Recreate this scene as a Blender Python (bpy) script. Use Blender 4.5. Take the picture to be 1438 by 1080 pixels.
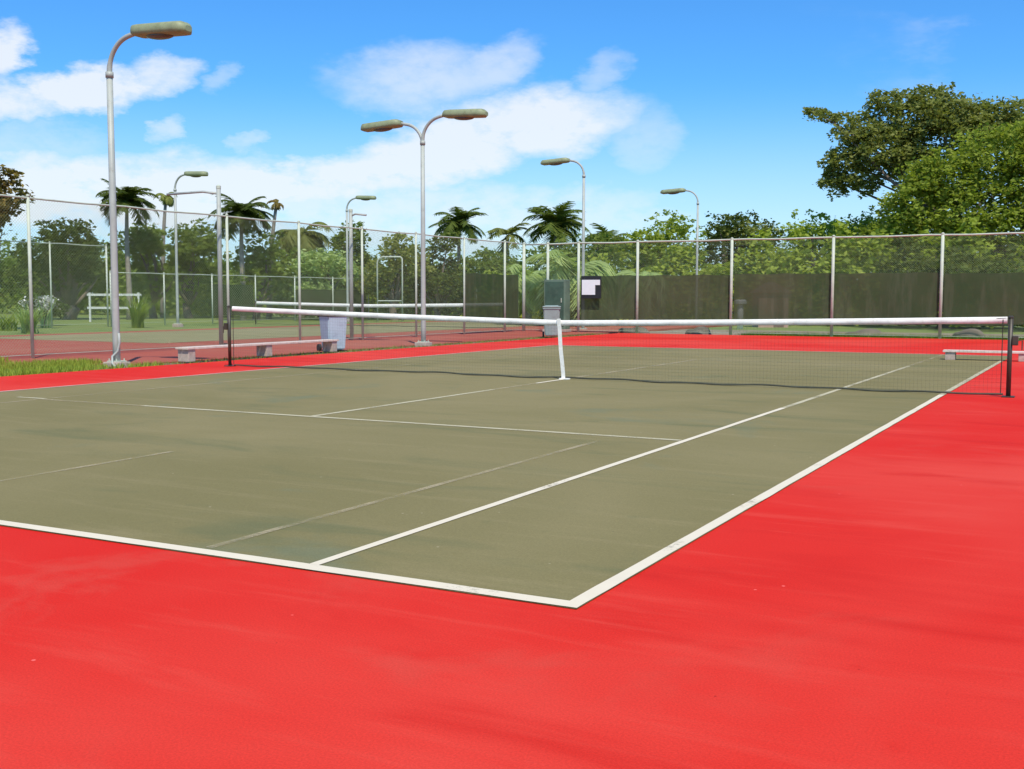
import bpy, bmesh, math, random
import numpy as np
from mathutils import Vector, Matrix, Euler
R = math.radians
random.seed(4); rng = np.random.default_rng(11)
for o in list(bpy.data.objects): bpy.data.objects.remove(o)
S = bpy.context.scene
COL = S.collection
# ------------------------------------------------------------------ camera
S.render.resolution_x = 1024; S.render.resolution_y = 769
cd = bpy.data.cameras.new('camera'); cam = bpy.data.objects.new('camera', cd); COL.objects.link(cam)
CAM = Vector((7.3316, -4.02, 1.25)); YAW, PIT, ROL = -.4893, -.0775, .0019
fw = Vector((math.sin(YAW)*math.cos(PIT), math.cos(YAW)*math.cos(PIT), math.sin(PIT)))
rt = Vector((math.cos(YAW), -math.sin(YAW), 0)); up = rt.cross(fw)
r2 = rt*math.cos(ROL)+up*math.sin(ROL); u2 = up*math.cos(ROL)-rt*math.sin(ROL)
m = Matrix((r2, u2, -fw)).transposed().to_4x4(); m.translation = CAM
cam.matrix_world = m
cd.lens = 39.41; cd.sensor_width = 36; cd.clip_start = .05; cd.clip_end = 3000
S.camera = cam
# ------------------------------------------------------------------ light, sky
SUN_EL, SUN_AZ = R(57), R(140)         # azimuth measured from +Y towards +X
S.view_settings.view_transform = 'Standard'; S.view_settings.look = 'None'
S.view_settings.exposure = 0.0; S.view_settings.gamma = 1
sd = bpy.data.lights.new('sun', 'SUN'); sd.energy = 4.4; sd.angle = R(.6); sd.color = (1, .93, .78)
sun = bpy.data.objects.new('sun', sd); COL.objects.link(sun)
sv = Vector((math.cos(SUN_EL)*math.sin(SUN_AZ), math.cos(SUN_EL)*math.cos(SUN_AZ), math.sin(SUN_EL)))
sun.rotation_euler = sv.to_track_quat('Z', 'Y').to_euler(); sun.location = (0, 0, 40)
W = bpy.data.worlds.new('World'); S.world = W; W.use_nodes = True
wt = W.node_tree; wt.nodes.clear()

class NT:
    def __init__(s, t): s.t = t
    def n(s, ty, **k):
        x = s.t.nodes.new(ty)
        for a, b in k.items(): setattr(x, a, b)
        return x
    def put(s, sock, v):
        if isinstance(v, bpy.types.NodeSocket): s.t.links.new(v, sock)
        elif isinstance(v, bpy.types.Node): s.t.links.new(v.outputs[0], sock)
        else:
            if isinstance(v, (tuple, list)) and len(v) == 3 and sock.type == 'RGBA': v = (*v, 1)
            sock.default_value = v
    def math(s, op, a, b=0, c=None, clamp=False):
        x = s.n('ShaderNodeMath', operation=op, use_clamp=clamp)
        s.put(x.inputs[0], a); s.put(x.inputs[1], b)
        if c is not None: s.put(x.inputs[2], c)
        return x.outputs[0]
    def mix(s, f, a, b, bt='MIX'):
        x = s.n('ShaderNodeMix', data_type='RGBA', blend_type=bt)
        s.put(x.inputs[0], f); s.put(x.inputs[6], a); s.put(x.inputs[7], b)
        return x.outputs[2]
    def noise(s, vec, scale, detail=4, rough=.55, dist=0):
        x = s.n('ShaderNodeTexNoise'); s.put(x.inputs['Vector'], vec)
        x.inputs['Scale'].default_value = scale; x.inputs['Detail'].default_value = detail
        x.inputs['Roughness'].default_value = rough; x.inputs['Distortion'].default_value = dist
        return x.outputs[0]
    def ramp(s, f, lo, hi, a=0., b=1.):
        x = s.n('ShaderNodeMapRange', interpolation_type='SMOOTHSTEP'); s.put(x.inputs[0], f)
        x.inputs[1].default_value = lo; x.inputs[2].default_value = hi
        x.inputs[3].default_value = a; x.inputs[4].default_value = b
        return x.outputs[0]
    def mapping(s, vec, scale=(1, 1, 1), rot=(0, 0, 0)):
        x = s.n('ShaderNodeMapping'); s.put(x.inputs[0], vec)
        x.inputs['Scale'].default_value = scale; x.inputs['Rotation'].default_value = rot
        return x.outputs[0]

N = NT(wt)
sky = N.n('ShaderNodeTexSky', sky_type='NISHITA', sun_disc=False)
sky.sun_elevation = SUN_EL; sky.sun_rotation = SUN_AZ
sky.air_density = 1.0; sky.dust_density = .6; sky.ozone_density = 2.5; sky.altitude = 0
skyc = N.n('ShaderNodeHueSaturation'); skyc.inputs['Saturation'].default_value = 1.18
N.put(skyc.inputs['Color'], sky.outputs[0])
tc = N.n('ShaderNodeTexCoord').outputs['Generated']
sep = N.n('ShaderNodeSeparateXYZ'); N.put(sep.inputs[0], tc)
az = N.math('MULTIPLY', N.math('ARCTAN2', sep.outputs[0], sep.outputs[1]), 57.2958)
el = N.math('MULTIPLY', N.math('ARCSINE', sep.outputs[2]), 57.2958)
# cloud edges are broken up by noise in direction space
wn = N.n('ShaderNodeTexNoise'); N.put(wn.inputs['Vector'], N.mapping(tc, (1, 1, 2.2)))
wn.inputs['Scale'].default_value = 17; wn.inputs['Detail'].default_value = 6; wn.inputs['Roughness'].default_value = .6
ws = N.n('ShaderNodeSeparateColor'); N.put(ws.inputs[0], wn.outputs[1])
az2 = N.math('ADD', az, N.math('MULTIPLY', N.math('SUBTRACT', ws.outputs[0], .5), 4.2))
el2 = N.math('ADD', el, N.math('MULTIPLY', N.math('SUBTRACT', ws.outputs[1], .5), 2.6))
# (azimuth, elevation, half width, half height, tilt in degrees, density)
CL = [(-48.6, 9.55, 2.7, .85, 8, 1.3), (-51.9, 8.9, 2.2, .9, 0, 1.0), (-52.1, 11.1, .9, 1.1, -35, 1.1), (-45.35, 10.55, 1.5, .7, 4, .85),
      (-42.38, 10.38, .8, .5, 20, .35), (-44.75, 7.99, 1.0, .5, 25, .6), (-41.38, 7.52, .9, .5, 25, .5),
      (-32.6, 10.6, 3.9, 1.45, 6, .62), (-29.3, 11.2, 2.2, 1.0, 25, .6), (-23.6, 11.1, 1.2, .85, 25, .38),
      (-26.9, 8.5, 4.2, 1.5, 6, 1.1), (-31.6, 7.2, 4.9, 1.6, 14, 1.15), (-36.4, 5.9, 4.7, 1.2, 14, 1.0),
      (-40.3, 5.4, 2.3, .9, 22, 1.2), (-46.5, 4.9, 8.4, 1.7, 2, 1.15), (-21.4, 7.6, 1.9, 1.7, 0, .42),
      (-33.8, 3.9, 15.5, 1.8, 0, .75), (-50.8, 6.8, 3.1, 1.1, 8, .45)]
den = 0.
for a, e, ra, re, tilt, k in CL:
    da = N.math('SUBTRACT', az2, a); de = N.math('SUBTRACT', el2, e)
    c, s_ = math.cos(R(tilt)), math.sin(R(tilt))
    x = N.math('ADD', N.math('MULTIPLY', da, c/ra), N.math('MULTIPLY', de, s_/ra))
    y = N.math('SUBTRACT', N.math('MULTIPLY', de, c/re), N.math('MULTIPLY', da, s_/re))
    q = N.math('ADD', N.math('MULTIPLY', x, x), N.math('MULTIPLY', y, y))
    den = N.math('MAXIMUM', den, N.ramp(q, 2.3, -.1, 0, k))
fine = N.noise(N.mapping(tc, (1, 1, 2.0)), 34, 7, .62)
oth = N.ramp(N.noise(N.mapping(tc, (1, 1, 2.6)), 5.5, 6, .6), .56, .74, 0, .8)      # the rest of the sky
outside = N.math('MAXIMUM', N.ramp(az, -15, 5), N.math('MAXIMUM', N.ramp(az, -56, -72), N.ramp(el, 14, 22)))
den = N.math('MAXIMUM', den, N.math('MULTIPLY', oth, outside))
den = N.math('MULTIPLY', den, N.ramp(fine, .12, .62, .55, 1.12), clamp=True)
den = N.math('MAXIMUM', den, N.ramp(el, 11, 1, 0, .55))        # thin veil of high cloud towards the horizon
den = N.math('MULTIPLY', den, N.ramp(el, -1, 1))
bg1 = N.n('ShaderNodeBackground'); N.put(bg1.inputs[0], N.mix(1, skyc.outputs[0], (.57, 1.13, 1.58), 'MULTIPLY')); bg1.inputs[1].default_value = .118
bg2 = N.n('ShaderNodeBackground'); N.put(bg2.inputs[0], (.95, .98, 1)); bg2.inputs[1].default_value = .98
ms = N.n('ShaderNodeMixShader'); N.put(ms.inputs[0], N.math('MULTIPLY', den, .84)); N.put(ms.inputs[1], bg1); N.put(ms.inputs[2], bg2)
wo = N.n('ShaderNodeOutputWorld'); N.put(wo.inputs[0], ms)

# ------------------------------------------------------------------ materials
def new_mat(name):
    mt = bpy.data.materials.new(name); mt.use_nodes = True
    t = mt.node_tree; t.nodes.clear(); n = NT(t)
    b = n.n('ShaderNodeBsdfPrincipled'); o = n.n('ShaderNodeOutputMaterial'); n.put(o.inputs[0], b)
    return mt, n, b, o
def simple(name, col, rough=.6, metal=0, var=.12, scale=6, dirt=None, bump=0):
    mt, n, b, o = new_mat(name)
    g = n.n('ShaderNodeTexCoord').outputs['Object']
    f = n.noise(g, scale, 5, .6)
    c = n.mix(n.ramp(f, .3, .7), tuple(v*(1-var) for v in col), tuple(min(1, v*(1+var)) for v in col))
    if dirt: c = n.mix(n.ramp(n.noise(g, scale*1.7, 6, .7), .52, .72, 0, .7), c, dirt)
    n.put(b.inputs['Base Color'], c); b.inputs['Roughness'].default_value = rough; b.inputs['Metallic'].default_value = metal
    if bump:
        bp = n.n('ShaderNodeBump'); bp.inputs[0].default_value = bump; bp.inputs[1].default_value = .01
        n.put(bp.inputs['Height'], n.noise(g, scale*8, 5)); n.put(b.inputs['Normal'], bp)
    return mt
def court_mat(name, base, pale, dark, grain=(1, 1, 1), stain=None, k=1.):
    mt, n, b, o = new_mat(name)
    g = n.n('ShaderNodeTexCoord').outputs['Object']
    c = n.mix(n.ramp(n.noise(g, .16, 4, .6, .6), .32, .68), base, pale)
    st = n.noise(n.mapping(g, (.35, 2.6, 1), (0, 0, R(-28))), 1.5, 6, .66, .5)       # long rake / squeegee streaks
    c = n.mix(n.ramp(st, .5, .76, 0, .55*k), c, pale)
    c = n.mix(n.ramp(n.noise(n.mapping(g, (.6, 1.6, 1), (0, 0, R(-28))), .7, 5, .6, 1.0), .52, .74, 0, .5*k), c, dark)
    c = n.mix(n.ramp(n.noise(g, 3.3, 6, .68), .6, .78, 0, .35*k), c, dark)
    c = n.mix(n.ramp(n.noise(n.mapping(g, (.3, 3.2, 1), (0, 0, R(-31))), 3.1, 5, .7, .3), .58, .74, 0, .4*k), c, pale)
    if stain:
        c = n.mix(n.ramp(n.noise(g, .45, 5, .65, 1.2), .57, .72, 0, .6), c, stain)
    c = n.mix(n.ramp(n.noise(g, 170, 2, .7), .25, .75), tuple(.86 for _ in range(3)), (1.1, 1.1, 1.1)) if False else n.mix(
        1, c, n.mix(n.ramp(n.noise(g, 120, 3, .8), .3, .7), (.87, .87, .87), (1.12, 1.12, 1.12)), 'MULTIPLY')
    vo = n.n('ShaderNodeTexVoronoi'); n.put(vo.inputs['Vector'], g); vo.inputs['Scale'].default_value = 5.5
    big_ = n.ramp(n.noise(g, 2.2, 2), .55, .6)
    c = n.mix(n.math('MULTIPLY', n.ramp(vo.outputs['Distance'], .055, .03), big_), c, tuple(min(1, v*1.1+.09) for v in pale))
    v2 = n.n('ShaderNodeTexVoronoi'); n.put(v2.inputs['Vector'], g); v2.inputs['Scale'].default_value = 9
    c = n.mix(n.math('MULTIPLY', n.ramp(v2.outputs['Distance'], .05, .03), n.ramp(n.noise(g, 3.1, 2), .56, .62, 0, .7)), c, tuple(v*.45 for v in dark))
    n.put(b.inputs['Base Color'], c); b.inputs['Roughness'].default_value = .82
    b.inputs['Specular IOR Level'].default_value = .10
    bp = n.n('ShaderNodeBump'); bp.inputs[0].default_value = .35; bp.inputs[1].default_value = .004
    n.put(bp.inputs['Height'], n.noise(g, 140, 3, .7)); n.put(b.inputs['Normal'], bp)
    return mt
M = {}
M['red'] = court_mat('red_acrylic', (.645, .019, .010), (.70, .062, .040), (.56, .016, .009), stain=(.62, .060, .038), k=1.3)
M['red_old'] = court_mat('weathered_red_acrylic', (.36, .075, .050), (.38, .13, .085), (.25, .05, .035))
M['green'] = court_mat('green_acrylic', (.200, .170, .068), (.262, .216, .098), (.138, .142, .062), stain=(.165, .180, .100), k=1.4)
M['green_old'] = court_mat('weathered_green_acrylic', (.24, .22, .10), (.31, .27, .14), (.15, .19, .09))
def line_mat(name, col, lo, hi, a):
    """worn paint: where it is scuffed off the court below shows"""
    mt, n, b, o = new_mat(name)
    g = n.n('ShaderNodeTexCoord').outputs['Object']
    n.put(b.inputs['Base Color'], n.mix(n.noise(g, 5, 5), tuple(v*.88 for v in col), col)); b.inputs['Roughness'].default_value = .7
    w = n.math('ADD', n.math('MULTIPLY', n.noise(g, 1.3, 4, .6), .6), n.math('MULTIPLY', n.noise(g, 38, 4, .8), .4))
    n.put(b.inputs['Alpha'], n.ramp(w, lo, hi, 0, a))
    return mt
M['line_fresh'] = line_mat('white_line_paint', (.82, .71, .51), .26, .44, .97)
M['line_worn'] = line_mat('worn_line_paint', (.66, .58, .36), .28, .54, .85)
M['line_faint'] = line_mat('faded_line_paint', (.58, .47, .27), .36, .60, .6)
M['line_pink'] = line_mat('pinkish_line_paint', (.72, .48, .40), .30, .55, .8)
def grass_mat():
    mt, n, b, o = new_mat('lawn_grass')
    g = n.n('ShaderNodeTexCoord').outputs['Object']
    c = n.mix(n.ramp(n.noise(g, .25, 5, .6, .5), .35, .65), (.16, .23, .035), (.25, .28, .06))
    c = n.mix(n.ramp(n.noise(g, 1.5, 6, .7), .55, .75, 0, .7), c, (.20, .17, .08))
    c = n.mix(n.ramp(n.noise(g, 14, 5, .75), .3, .7, 0, .5), c, (.06, .10, .02))
    n.put(b.inputs['Base Color'], c); b.inputs['Roughness'].default_value = .9
    return mt
M['grass'] = grass_mat()
M['soil'] = simple('dry_soil', (.26, .20, .13), .95, var=.25, scale=1.2, dirt=(.13, .14, .05))
M['galv'] = simple('galvanised_steel', (.50, .54, .42), .6, 0, var=.08, scale=3, dirt=(.34, .33, .27))
M['lamp_pole'] = simple('painted_lamp_pole', (.40, .42, .37), .5, 0, var=.08, scale=2, dirt=(.27, .26, .22))
M['wire'] = simple('chain_link_wire', (.32, .41, .24), .7, 0, var=.05, scale=2)
M['lamp_shell'] = simple('lamp_housing_green', (.27, .30, .16), .55, 0, var=.12, scale=5, dirt=(.19, .20, .09))
M['lens'] = simple('lamp_lens', (.10, .085, .07), .25, 0, var=.1)
M['concrete'] = simple('concrete', (.46, .36, .29), .9, var=.15, scale=9, dirt=(.25, .2, .16), bump=.4)
M['net_white'] = simple('white_net_band', (.82, .80, .72), .75, var=.05, scale=14, dirt=(.62, .58, .47))
M['net_cord'] = simple('black_net_cord', (.028, .03, .028), .8)
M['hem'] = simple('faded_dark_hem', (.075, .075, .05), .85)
M['post_dark'] = simple('dark_green_post', (.050, .042, .026), .45, var=.2, dirt=(.07, .04, .025))
M['bench'] = simple('bleached_bench_paint', (.66, .54, .44), .75, var=.12, scale=7, dirt=(.38, .25, .2))
M['bin_blue'] = simple('pale_blue_plastic', (.40, .49, .54), .5, var=.06, scale=3, dirt=(.3, .33, .4))
M['bin_grey'] = simple('blue_grey_plastic', (.26, .33, .30), .55, var=.1, scale=3, dirt=(.17, .2, .18))
M['black'] = simple('black_plastic', (.02, .02, .02), .5)
M['sign'] = simple('white_sign_paint', (.85, .86, .83), .5, var=.03)
M['bark'] = simple('bark', (.17, .13, .095), .95, var=.3, scale=5, bump=.5)
M['bark_pale'] = simple('pale_palm_bark', (.30, .26, .21), .95, var=.25, scale=7, bump=.5)
M['flower'] = simple('white_petals', (.75, .74, .66), .7, var=.06)
M['wall_pink'] = simple('pink_render', (.46, .28, .22), .9, var=.12, scale=1.5, dirt=(.3, .2, .16))
M['roof_brown'] = simple('brown_roof', (.17, .10, .08), .85, var=.2, scale=4)
M['white_paint'] = simple('white_rail_paint', (.62, .63, .55), .6, var=.06)
M['rock'] = simple('grey_rock', (.17, .14, .11), .95, var=.25, scale=2.5, bump=.6)
def screen_mat():
    mt, n, b, o = new_mat('windscreen_fabric')
    g = n.n('ShaderNodeTexCoord').outputs['Object']
    c = n.mix(n.ramp(n.noise(g, .35, 5, .6), .3, .7), (.048, .080, .034), (.080, .090, .046))
    c = n.mix(n.ramp(n.noise(n.mapping(g, (3, 3, .5)), 1.6, 4), .45, .7, 0, .5), c, (.105, .12, .07))
    n.put(b.inputs['Base Color'], c); b.inputs['Roughness'].default_value = .9; b.inputs['Specular IOR Level'].default_value = .1
    b.inputs['Alpha'].default_value = .91                # open weave: a little of what lies behind shows
    return mt
M['screen'] = screen_mat()
def leaf_mat(name, a, b_, c_, tr=.3):
    mt, n, b, o = new_mat(name)
    geo = n.n('ShaderNodeNewGeometry').outputs['Random Per Island']
    obi = n.n('ShaderNodeObjectInfo').outputs['Random']
    g = n.n('ShaderNodeTexCoord').outputs['Object']
    c = n.mix(geo, a, b_)
    c = n.mix(n.ramp(n.noise(g, .9, 4, .6), .42, .62), c, c_)
    hs = n.n('ShaderNodeHueSaturation'); n.put(hs.inputs['Color'], c)
    n.put(hs.inputs['Value'], n.math('ADD', .8, n.math('MULTIPLY', obi, .4)))
    b.inputs['Roughness'].default_value = .6; b.inputs['Specular IOR Level'].default_value = .12
    n.put(b.inputs['Base Color'], hs)
    t = n.n('ShaderNodeBsdfTranslucent'); n.put(t.inputs[0], n.mix(1, hs.outputs[0], (1.25, 1.3, .7), 'MULTIPLY'))
    x = n.n('ShaderNodeMixShader'); x.inputs[0].default_value = tr; n.put(x.inputs[1], b); n.put(x.inputs[2], t); n.put(o.inputs[0], x)
    return mt
M['leaf_mid'] = leaf_mat('mid_green_leaf', (.14, .21, .032), (.30, .36, .080), (.19, .25, .045), .45)
M['leaf_dark'] = leaf_mat('dark_green_leaf', (.065, .105, .018), (.17, .20, .040), (.105, .14, .026), .4)
M['leaf_bright'] = leaf_mat('bright_green_leaf', (.23, .31, .030), (.40, .45, .085), (.29, .35, .045), .42)
M['leaf_olive'] = leaf_mat('olive_leaf', (.16, .19, .034), (.33, .34, .10), (.22, .24, .065), .42)
M['leaf_pale'] = leaf_mat('pale_green_leaf', (.26, .36, .11), (.42, .50, .20), (.30, .38, .13), .4)
M['leaf_brown'] = leaf_mat('brown_green_leaf', (.13, .085, .02), (.25, .18, .05), (.16, .14, .03))

# ------------------------------------------------------------------ mesh helpers
def setup(o, name, mt, parent):
    COL.objects.link(o); o.data.materials.append(mt)
    if parent: o.parent = parent
    return o
def obj(name, bm, mt, parent=None, smooth=False):
    me = bpy.data.meshes.new(name); bm.to_mesh(me); bm.free()
    if smooth:
        me.polygons.foreach_set('use_smooth', [True]*len(me.polygons))
    return setup(bpy.data.objects.new(name, me), name, mt, parent)
def npobj(name, v, f, mt, parent=None, smooth=False):
    """v (n,3), f (m,k) arrays -> one mesh object"""
    v = np.asarray(v, np.float32); f = np.asarray(f, np.int32)
    me = bpy.data.meshes.new(name); k = f.shape[1]
    me.vertices.add(len(v)); me.vertices.foreach_set('co', v.ravel())
    me.loops.add(f.size); me.loops.foreach_set('vertex_index', f.ravel())
    me.polygons.add(len(f)); me.polygons.foreach_set('loop_start', np.arange(0, f.size, k, dtype=np.int32))
    me.polygons.foreach_set('loop_total', np.full(len(f), k, np.int32))
    if smooth: me.polygons.foreach_set('use_smooth', np.ones(len(f), bool))
    me.update(calc_edges=True)
    return setup(bpy.data.objects.new(name, me), name, mt, parent)
def tag(o, label=None, cat=None, group=None, kind=None):
    if label: o['label'] = label
    if cat: o['category'] = cat
    if group: o['group'] = group
    if kind: o['kind'] = kind
    return o
def thing(name, label, cat, loc=(0, 0, 0), rz=0, group=None):
    o = bpy.data.objects.new(name, None); COL.objects.link(o); o.empty_display_size = .2
    o.location = loc; o.rotation_euler = (0, 0, rz)
    return tag(o, label, cat, group)
def dup(root, loc, rz=0, label=None, scale=None):
    r = root.copy(); COL.objects.link(r); r.location = loc; r.rotation_euler = (0, 0, rz)
    if label: r['label'] = label
    if scale: r.scale = scale if hasattr(scale, '__len__') else (scale,)*3
    for ch in list(root.children):
        c = ch.copy(); COL.objects.link(c); c.parent = r
        for g in ch.children:
            d = g.copy(); COL.objects.link(d); d.parent = c
    return r
def box(bm, c, s, rot=None, bev=0):
    ret = bmesh.ops.create_cube(bm, size=1); vs = ret['verts']
    for v in vs: v.co = Vector((v.co.x*s[0], v.co.y*s[1], v.co.z*s[2]))
    if bev: 
        es = {e for v in vs for e in v.link_edges}
        b = bmesh.ops.bevel(bm, geom=list(es), offset=bev, segments=2, affect='EDGES', profile=.6)
        vs = list({v for f in b['faces'] for v in f.verts} | {v for v in vs if v.is_valid})
    for v in vs:
        if rot: v.co = rot @ v.co
        v.co += Vector(c)
    return bm
def tube(bm, pts, rad, seg=10, cap=True):
    pts = [Vector(p) for p in pts]; rad = rad if hasattr(rad, '__len__') else [rad]*len(pts)
    rings = []; ref = None
    for i, p in enumerate(pts):
        d = (pts[min(i+1, len(pts)-1)]-pts[max(i-1, 0)]).normalized()
        if ref is None: ref = d.cross(Vector((0, 0, 1)) if abs(d.z) < .9 else Vector((1, 0, 0))).normalized()
        else: ref = (ref-d*ref.dot(d)).normalized()
        q = d.cross(ref)
        rings.append([bm.verts.new(p+(ref*math.cos(2*math.pi*k/seg)+q*math.sin(2*math.pi*k/seg))*rad[i]) for k in range(seg)])
    for a, b in zip(rings, rings[1:]):
        for k in range(seg): bm.faces.new((a[k], a[(k+1) % seg], b[(k+1) % seg], b[k]))
    if cap: bm.faces.new(rings[0][::-1]); bm.faces.new(rings[-1])
    return bm
def B(): return bmesh.new()

# ------------------------------------------------------------------ ground, courts
def sheet(name, x0, x1, y0, y1, z, mt, nx=1, ny=1, edge=None):
    bm = B()
    if edge:      # closed slab with a visible rim
        box(bm, ((x0+x1)/2, (y0+y1)/2, z-edge/2), (x1-x0, y1-y0, edge))
    else:
        vs = [bm.verts.new(p) for p in ((x0, y0, z), (x1, y0, z), (x1, y1, z), (x0, y1, z))]; bm.faces.new(vs)
    return tag(obj(name, bm, mt), kind='structure')
sheet('ground', -1200, 1200, -1200, 1200, -.10, M['grass'])
sheet('soil_ground', -16, 40, 33.9, 42, -.095, M['soil'])
sheet('court_surround', -7.95, 16, -16, 32.9, 0, M['red'], edge=.1)
sheet('court', -5.52, 5.486, 0, 22.45, .004, M['green'])
sheet('neighbouring_court_surround', -24.4, -8.75, -14, 53, -.012, M['red_old'], edge=.08)
sheet('neighbouring_court', -23.2, -15.4, 18.4, 45.5, -.008, M['green_old'])
sheet('soil_strip', -8.75, -7.95, -16, 32.9, -.035, M['soil'], edge=.03)
def seg_lines(name, mt, segs):
    v = []; f = []
    for (x0, y0, x1, y1, w) in segs:
        d = Vector((x1-x0, y1-y0)); n_ = max(1, int(d.length/.25)); d.normalize(); p = Vector((-d.y, d.x))*w/2
        L = math.hypot(x1-x0, y1-y0); base = len(v)
        for i in range(n_+1):
            t = L*i/n_; j = random.gauss(0, .0015); e = random.gauss(0, .0015)
            v += [(x0+d.x*t+p.x+j, y0+d.y*t+p.y+j, .008), (x0+d.x*t-p.x+e, y0+d.y*t-p.y+e, .008)]
        for i in range(n_): a = base+2*i; f.append((a, a+1, a+3, a+2))
    return tag(npobj(name, v, f, mt), kind='structure')
seg_lines('court_lines', M['line_fresh'], [(-5.52, .045, 5.485, .045, .085), (5.45, .0875, 5.45, 11.3, .068), (4.10, .0875, 4.10, 8.6, .056), (0, 10.5, 0, 11.40, .06)])
seg_lines('worn_court_lines', M['line_worn'], [(5.45, 11.3, 5.45, 20.4, .07), (4.10, 8.6, 4.10, 17.6, .065), (-2.4, 5.27, 4.06, 5.27, .075), (0, 5.31, 0, 9.2, .07), (-4.6, 5.33, -4.1, 5.33, .07)])
seg_lines('faded_court_lines', M['line_faint'], [(3.42, .12, 3.44, 4.9, .05), (.78, .12, .70, 2.6, .05), (-4.1, 5.27, -2.4, 5.27, .075), (0, 9.2, 0, 10.5, .06), (0, 11.5, 0, 17.6, .09),
    (-4.1, .12, -4.1, 5.2, .05), (-4.1, 5.4, -4.1, 22.4, .05), (4.10, 17.6, 4.10, 22.4, .06), (-4.07, 17.6, 4.07, 17.6, .05)])
seg_lines('pinkish_court_lines', M['line_pink'], [(-5.48, .12, -5.48, 22.4, .08), (-5.44, 22.42, 5.4, 22.42, .10)])

# ------------------------------------------------------------------ net
def net(name, label, Y, xl, xr, hl, hc, hr, cell=.05, cord=.0010, tape=.078, lean=.09, z0=0., simple_posts=False):
    t = thing(name, label, 'tennis net', ((xl+xr)/2, Y, z0)); cx = (xl+xr)/2; xc = (0 if not simple_posts else cx)-cx
    L, Rr = xl-cx, xr-cx
    def top(x):
        if x < xc: k = (xc-x)/(xc-L); return hc+(hl-hc)*(.72*k+.28*k*k)
        k = (x-xc)/(Rr-xc); return hc+(hr-hc)*(.72*k+.28*k*k)
    def bot(x): return .035
    # cords: real thin strands, verticals then horizontals
    v = []; f = []
    def strand(a, b, w):
        a = np.array(a); b = np.array(b); d = b-a; d = d/np.linalg.norm(d)
        p = np.cross(d, [0, 1, 0]); p = p/np.linalg.norm(p)*w/2; q = np.array([0, w/2, 0]); i = len(v)
        for e in (a, b): v.extend([e+p+q*.6, e-p+q*.6, e-q])
        for k in range(3): f.append((i+k, i+(k+1) % 3, i+3+(k+1) % 3, i+3+k))
    x = L+.06
    while x < Rr-.05: strand((x, 0, bot(x)), (x, 0, top(x)-.05), cord); x += cell
    xs = np.linspace(L+.05, Rr-.05, 25)
    for k in range(int(hc/cell)+1):
        for a, b in zip(xs, xs[1:]):
            fr = k/(hc/cell)
            za = bot(a)+(top(a)-.08-bot(a))*fr; zb = bot(b)+(top(b)-.08-bot(b))*fr
            strand((a, 0, za), (b, 0, zb), cord)
    npobj('netting', v, f, M['net_cord'], t)
    # white headband
    xs = np.linspace(L+.08, Rr-.04, 220); v = []; f = []; th = .009
    for i, x in enumerate(xs):
        s = .006*math.sin(x*7.1)+.005*math.sin(x*17+1)+.003*math.sin(x*41); zt = top(x)
        for (yy, zz) in ((-th*.3, zt+.006), (th*.3, zt+.006), (th+s, zt-tape*.5), (th*.6+s, zt-tape), (-th*.6+s, zt-tape), (-th+s, zt-tape*.5)): v.append((x, yy, zz))
    for i in range(len(xs)-1):
        for k in range(6): a = i*6; f.append((a+k, a+(k+1) % 6, a+6+(k+1) % 6, a+6+k))
    npobj('headband', v, f, M['net_white'], t, True)
    n = len(v)
    if not simple_posts:
        bm = B(); pts = []
        for k in range(9):
            q = k/8; pts.append((xc+lean*(-q)+.004*math.sin(q*9), -.02-.004*math.sin(q*6), .012+(hc+.012)*q))
        for a, b in zip(pts, pts[1:]):
            c = (Vector(a)+Vector(b))/2; d = Vector(b)-Vector(a)
            box(bm, c, (.06, .010, d.length+.01), Euler((0, math.atan2(d.x, d.z), 0)).to_matrix())
        obj('centre_strap', bm, M['net_white'], t)
        bm = B(); box(bm, (xc+.02, -.02, .014), (.16, .07, .02), bev=.004); obj('anchor_plate', bm, M['net_white'], t)
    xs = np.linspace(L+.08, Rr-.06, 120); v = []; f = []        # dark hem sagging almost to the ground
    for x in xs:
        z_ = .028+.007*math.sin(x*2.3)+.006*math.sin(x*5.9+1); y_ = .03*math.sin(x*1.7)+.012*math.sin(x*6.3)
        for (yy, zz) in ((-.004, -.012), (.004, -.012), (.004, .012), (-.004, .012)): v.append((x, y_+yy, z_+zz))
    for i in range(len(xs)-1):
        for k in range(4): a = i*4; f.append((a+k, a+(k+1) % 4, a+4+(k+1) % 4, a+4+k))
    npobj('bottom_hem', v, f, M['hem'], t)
    for s, xx, hh in ((-1, L, hl), (1, Rr, hr)):
        bm = B(); tube(bm, [(xx, 0, 0), (xx, 0, hh-.01)], .029, 14)
        p = obj('net_post', bm, M['post_dark'], t, True)
        bm = B(); tube(bm, [(xx, 0, hh-.01), (xx, 0, hh+.005), (xx, 0, hh+.018)], [.034, .034, .013], 14); obj('post_cap', bm, M['post_dark'], p)
        bm = B(); box(bm, (xx, 0, .008), (.15, .15, .016), bev=.003); obj('base_plate', bm, M['post_dark'], p)
        if not simple_posts:
            bm = B(); tube(bm, [(xx-s*.03, 0, hh-.01), (xx-s*.2, 0, hh-.02)], .004, 6)
            tube(bm, [(xx-s*.09, 0, .04), (xx-s*.09, 0, hh-.03)], .006, 6); obj('lacing_rod', bm, M['post_dark'], p)
            bm = B(); box(bm, (xx+s*.06, -.01, .72), (.07, .07, .12), bev=.01); tube(bm, [(xx+s*.09, 0, .72), (xx+s*.14, 0, .72), (xx+s*.14, 0, .6)], .008, 6)
            obj('winch', bm, M['post_dark'], p)
    # cable bottom
    return t
NY = 11.44
court_net = net('tennis_net', 'near tennis net with bright white top band and white centre strap across the green court', NY, -6.677, 6.229, 1.08, .90, 1.014)
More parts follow.
